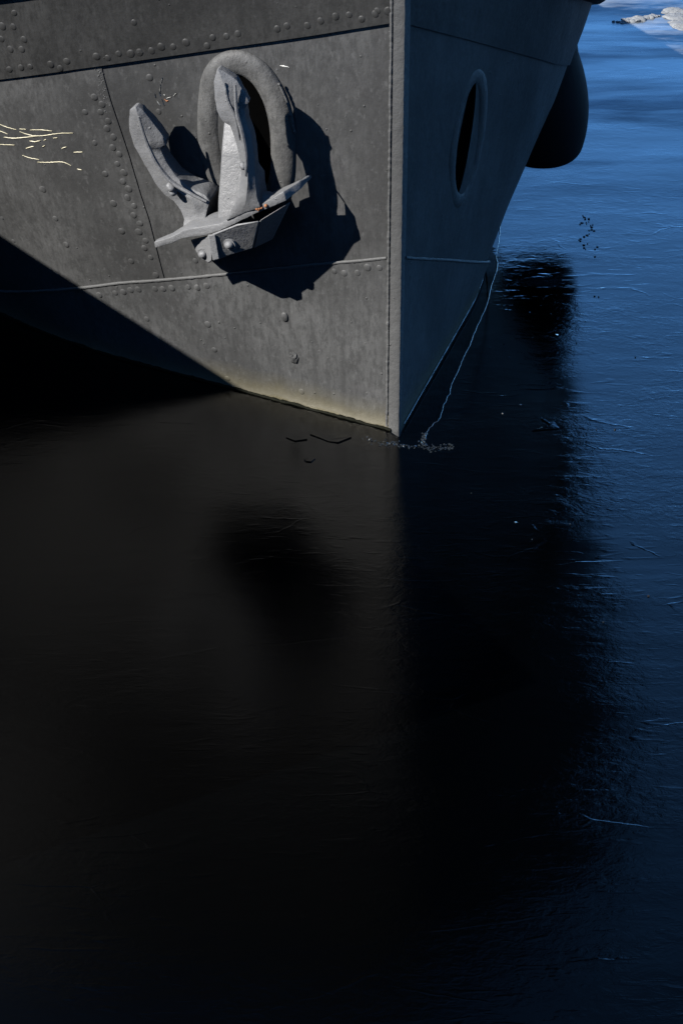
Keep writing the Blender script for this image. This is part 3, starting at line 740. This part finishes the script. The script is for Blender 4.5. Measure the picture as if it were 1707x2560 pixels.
# a few broken plates of thin ice
def plate(name, px, label, tiltpx=0.0, z=.004):
    bm = bmesh.new(); A = [bm.verts.new(onplane(x, y, z) + Vector((0, 0, random.uniform(0, .004)))) for x, y in px]
    B = [bm.verts.new(v.co + Vector((0, 0, -.007))) for v in A]
    bm.faces.new(A); bm.faces.new(B[::-1]); n = len(A)
    for k in range(n): bm.faces.new((A[k], B[k], B[(k + 1) % n], A[(k + 1) % n]))
    bmesh.ops.recalc_face_normals(bm, faces=bm.faces)
    return tag(obj(name, bm, M_ICE, smooth=False), label, 'ice plate')
plate('ice_plate', [(775, 1085), (822, 1103), (845, 1106), (878, 1093), (862, 1086), (830, 1096), (790, 1081)], 'thin broken plate of clear ice just in front of the lit hull near the stem')
plate('ice_plate', [(715, 1093), (738, 1102), (768, 1098), (760, 1088), (735, 1090)], 'small dark plate of ice left of the larger clear one below the hull')
plate('ice_plate', [(1352, 1047), (1385, 1054), (1408, 1066), (1398, 1071), (1360, 1074), (1330, 1076), (1362, 1066), (1378, 1062)], 'pale pointed sliver of ice at the edge of the dark reflection right of the stem')
plate('ice_plate', [(760, 1148), (775, 1144), (788, 1146), (778, 1154), (765, 1153)], 'tiny dark flake of ice lying furthest in front of the lit hull')
# snow ridge
def ridge(bm, px, h, wd):
    q = spline(px, 60)
    nv = len(bm.verts)
    for i, (x, y) in enumerate(q):
        f = math.sin(math.pi * (i + 1) / 62) ** .5
        c = onplane(x, y); r = wd * f * random.uniform(.5, 1.1)
        bmesh.ops.create_icosphere(bm, subdivisions=2, radius=1, matrix=Matrix.Translation(c + Vector((random.gauss(0, .02), random.gauss(0, .015), 0))) @ Matrix.Diagonal((r * 1.2, r, h * f * random.uniform(.5, 1.1), 1)))
    bm.verts.ensure_lookup_table()
    for v in bm.verts[nv:]: v.co += Vector((noise.noise(v.co * 19), noise.noise(v.co * 19 + Vector((3, 0, 0))), noise.noise(v.co * 19 + Vector((7, 0, 0))))) * .012
bm = bmesh.new(); ridge(bm, [(1546, 57), (1575, 52), (1600, 47), (1640, 38)], .022, .045)
ridge(bm, [(1668, 32), (1680, 28), (1694, 24)], .02, .045); ridge(bm, [(1672, 40), (1690, 43), (1720, 46)], .014, .07); ridge(bm, [(1700, 30), (1712, 31), (1730, 31)], .012, .07)
ridge(bm, [(1694, 54), (1702, 66), (1720, 74)], .014, .06)
tag(obj('snow_ridge', bm, M_SNOW), kind='stuff')
# floating debris
bm = bmesh.new()
for x, y in [(1455, 543), (1463, 549), (1470, 557), (1474, 566), (1479, 575), (1470, 588), (1451, 597), (1458, 606), (1466, 619), (1488, 624), (1455, 560)]:
    for k in range(3): shard(bm, onplane(x + random.gauss(0, 5), y + random.gauss(0, 4), .002), random.uniform(.004, .014), .12, .002)
for x, y in [(1485, 741), (1495, 742), (1440, 858), (1587, 893), (1490, 1074), (1536, 604 + 470), (1620, 1490)]:
    shard(bm, onplane(x, y, .002), random.uniform(.004, .009), .1, .003)
tag(obj('debris', bm, M_DARK, smooth=False), kind='stuff')
# ------------------------------------------------------------------ quay behind the camera, unseen block added to shade the lower bow
bm = bmesh.new(); box(bm, (0, -12.2, .9), 80, 25, 6.0)
tag(obj('quay', bm, M_CONC, smooth=False), 'concrete quay the photograph is taken from', 'quay', kind='structure')
A1, _, _ = hit(6, 590); A2 = onplane(600, 966)
m = 4.0
E2 = A2 + SUN * m
E1 = A1 + SUN * ((E2.z - A1.z) / SUN.z)
dirn = E1 - E2; dirn.z = 0; dirn.normalize(); left = Vector((-dirn.y, dirn.x, 0))
print('caster', E1, E2, dirn)
a = E2 - dirn * 3.2; b = E1 + dirn * 16
bm = bmesh.new(); q = [a, b, b + left * 5 - dirn * 1.5, a + left * 5 + dirn * 1.5]
va = [bm.verts.new((p.x, p.y, E2.z)) for p in q]; vb = [bm.verts.new((p.x, p.y, -.5)) for p in q]
bm.faces.new(va); bm.faces.new(vb[::-1])
for i in range(4): bm.faces.new((va[i], va[(i + 1) % 4], vb[(i + 1) % 4], vb[i]))
bmesh.ops.recalc_face_normals(bm, faces=bm.faces)
tag(obj('shade_block', bm, M_DARK, smooth=False), 'dark block added outside the picture beside the sunlit bow, shading its lower plating', 'shade_block')
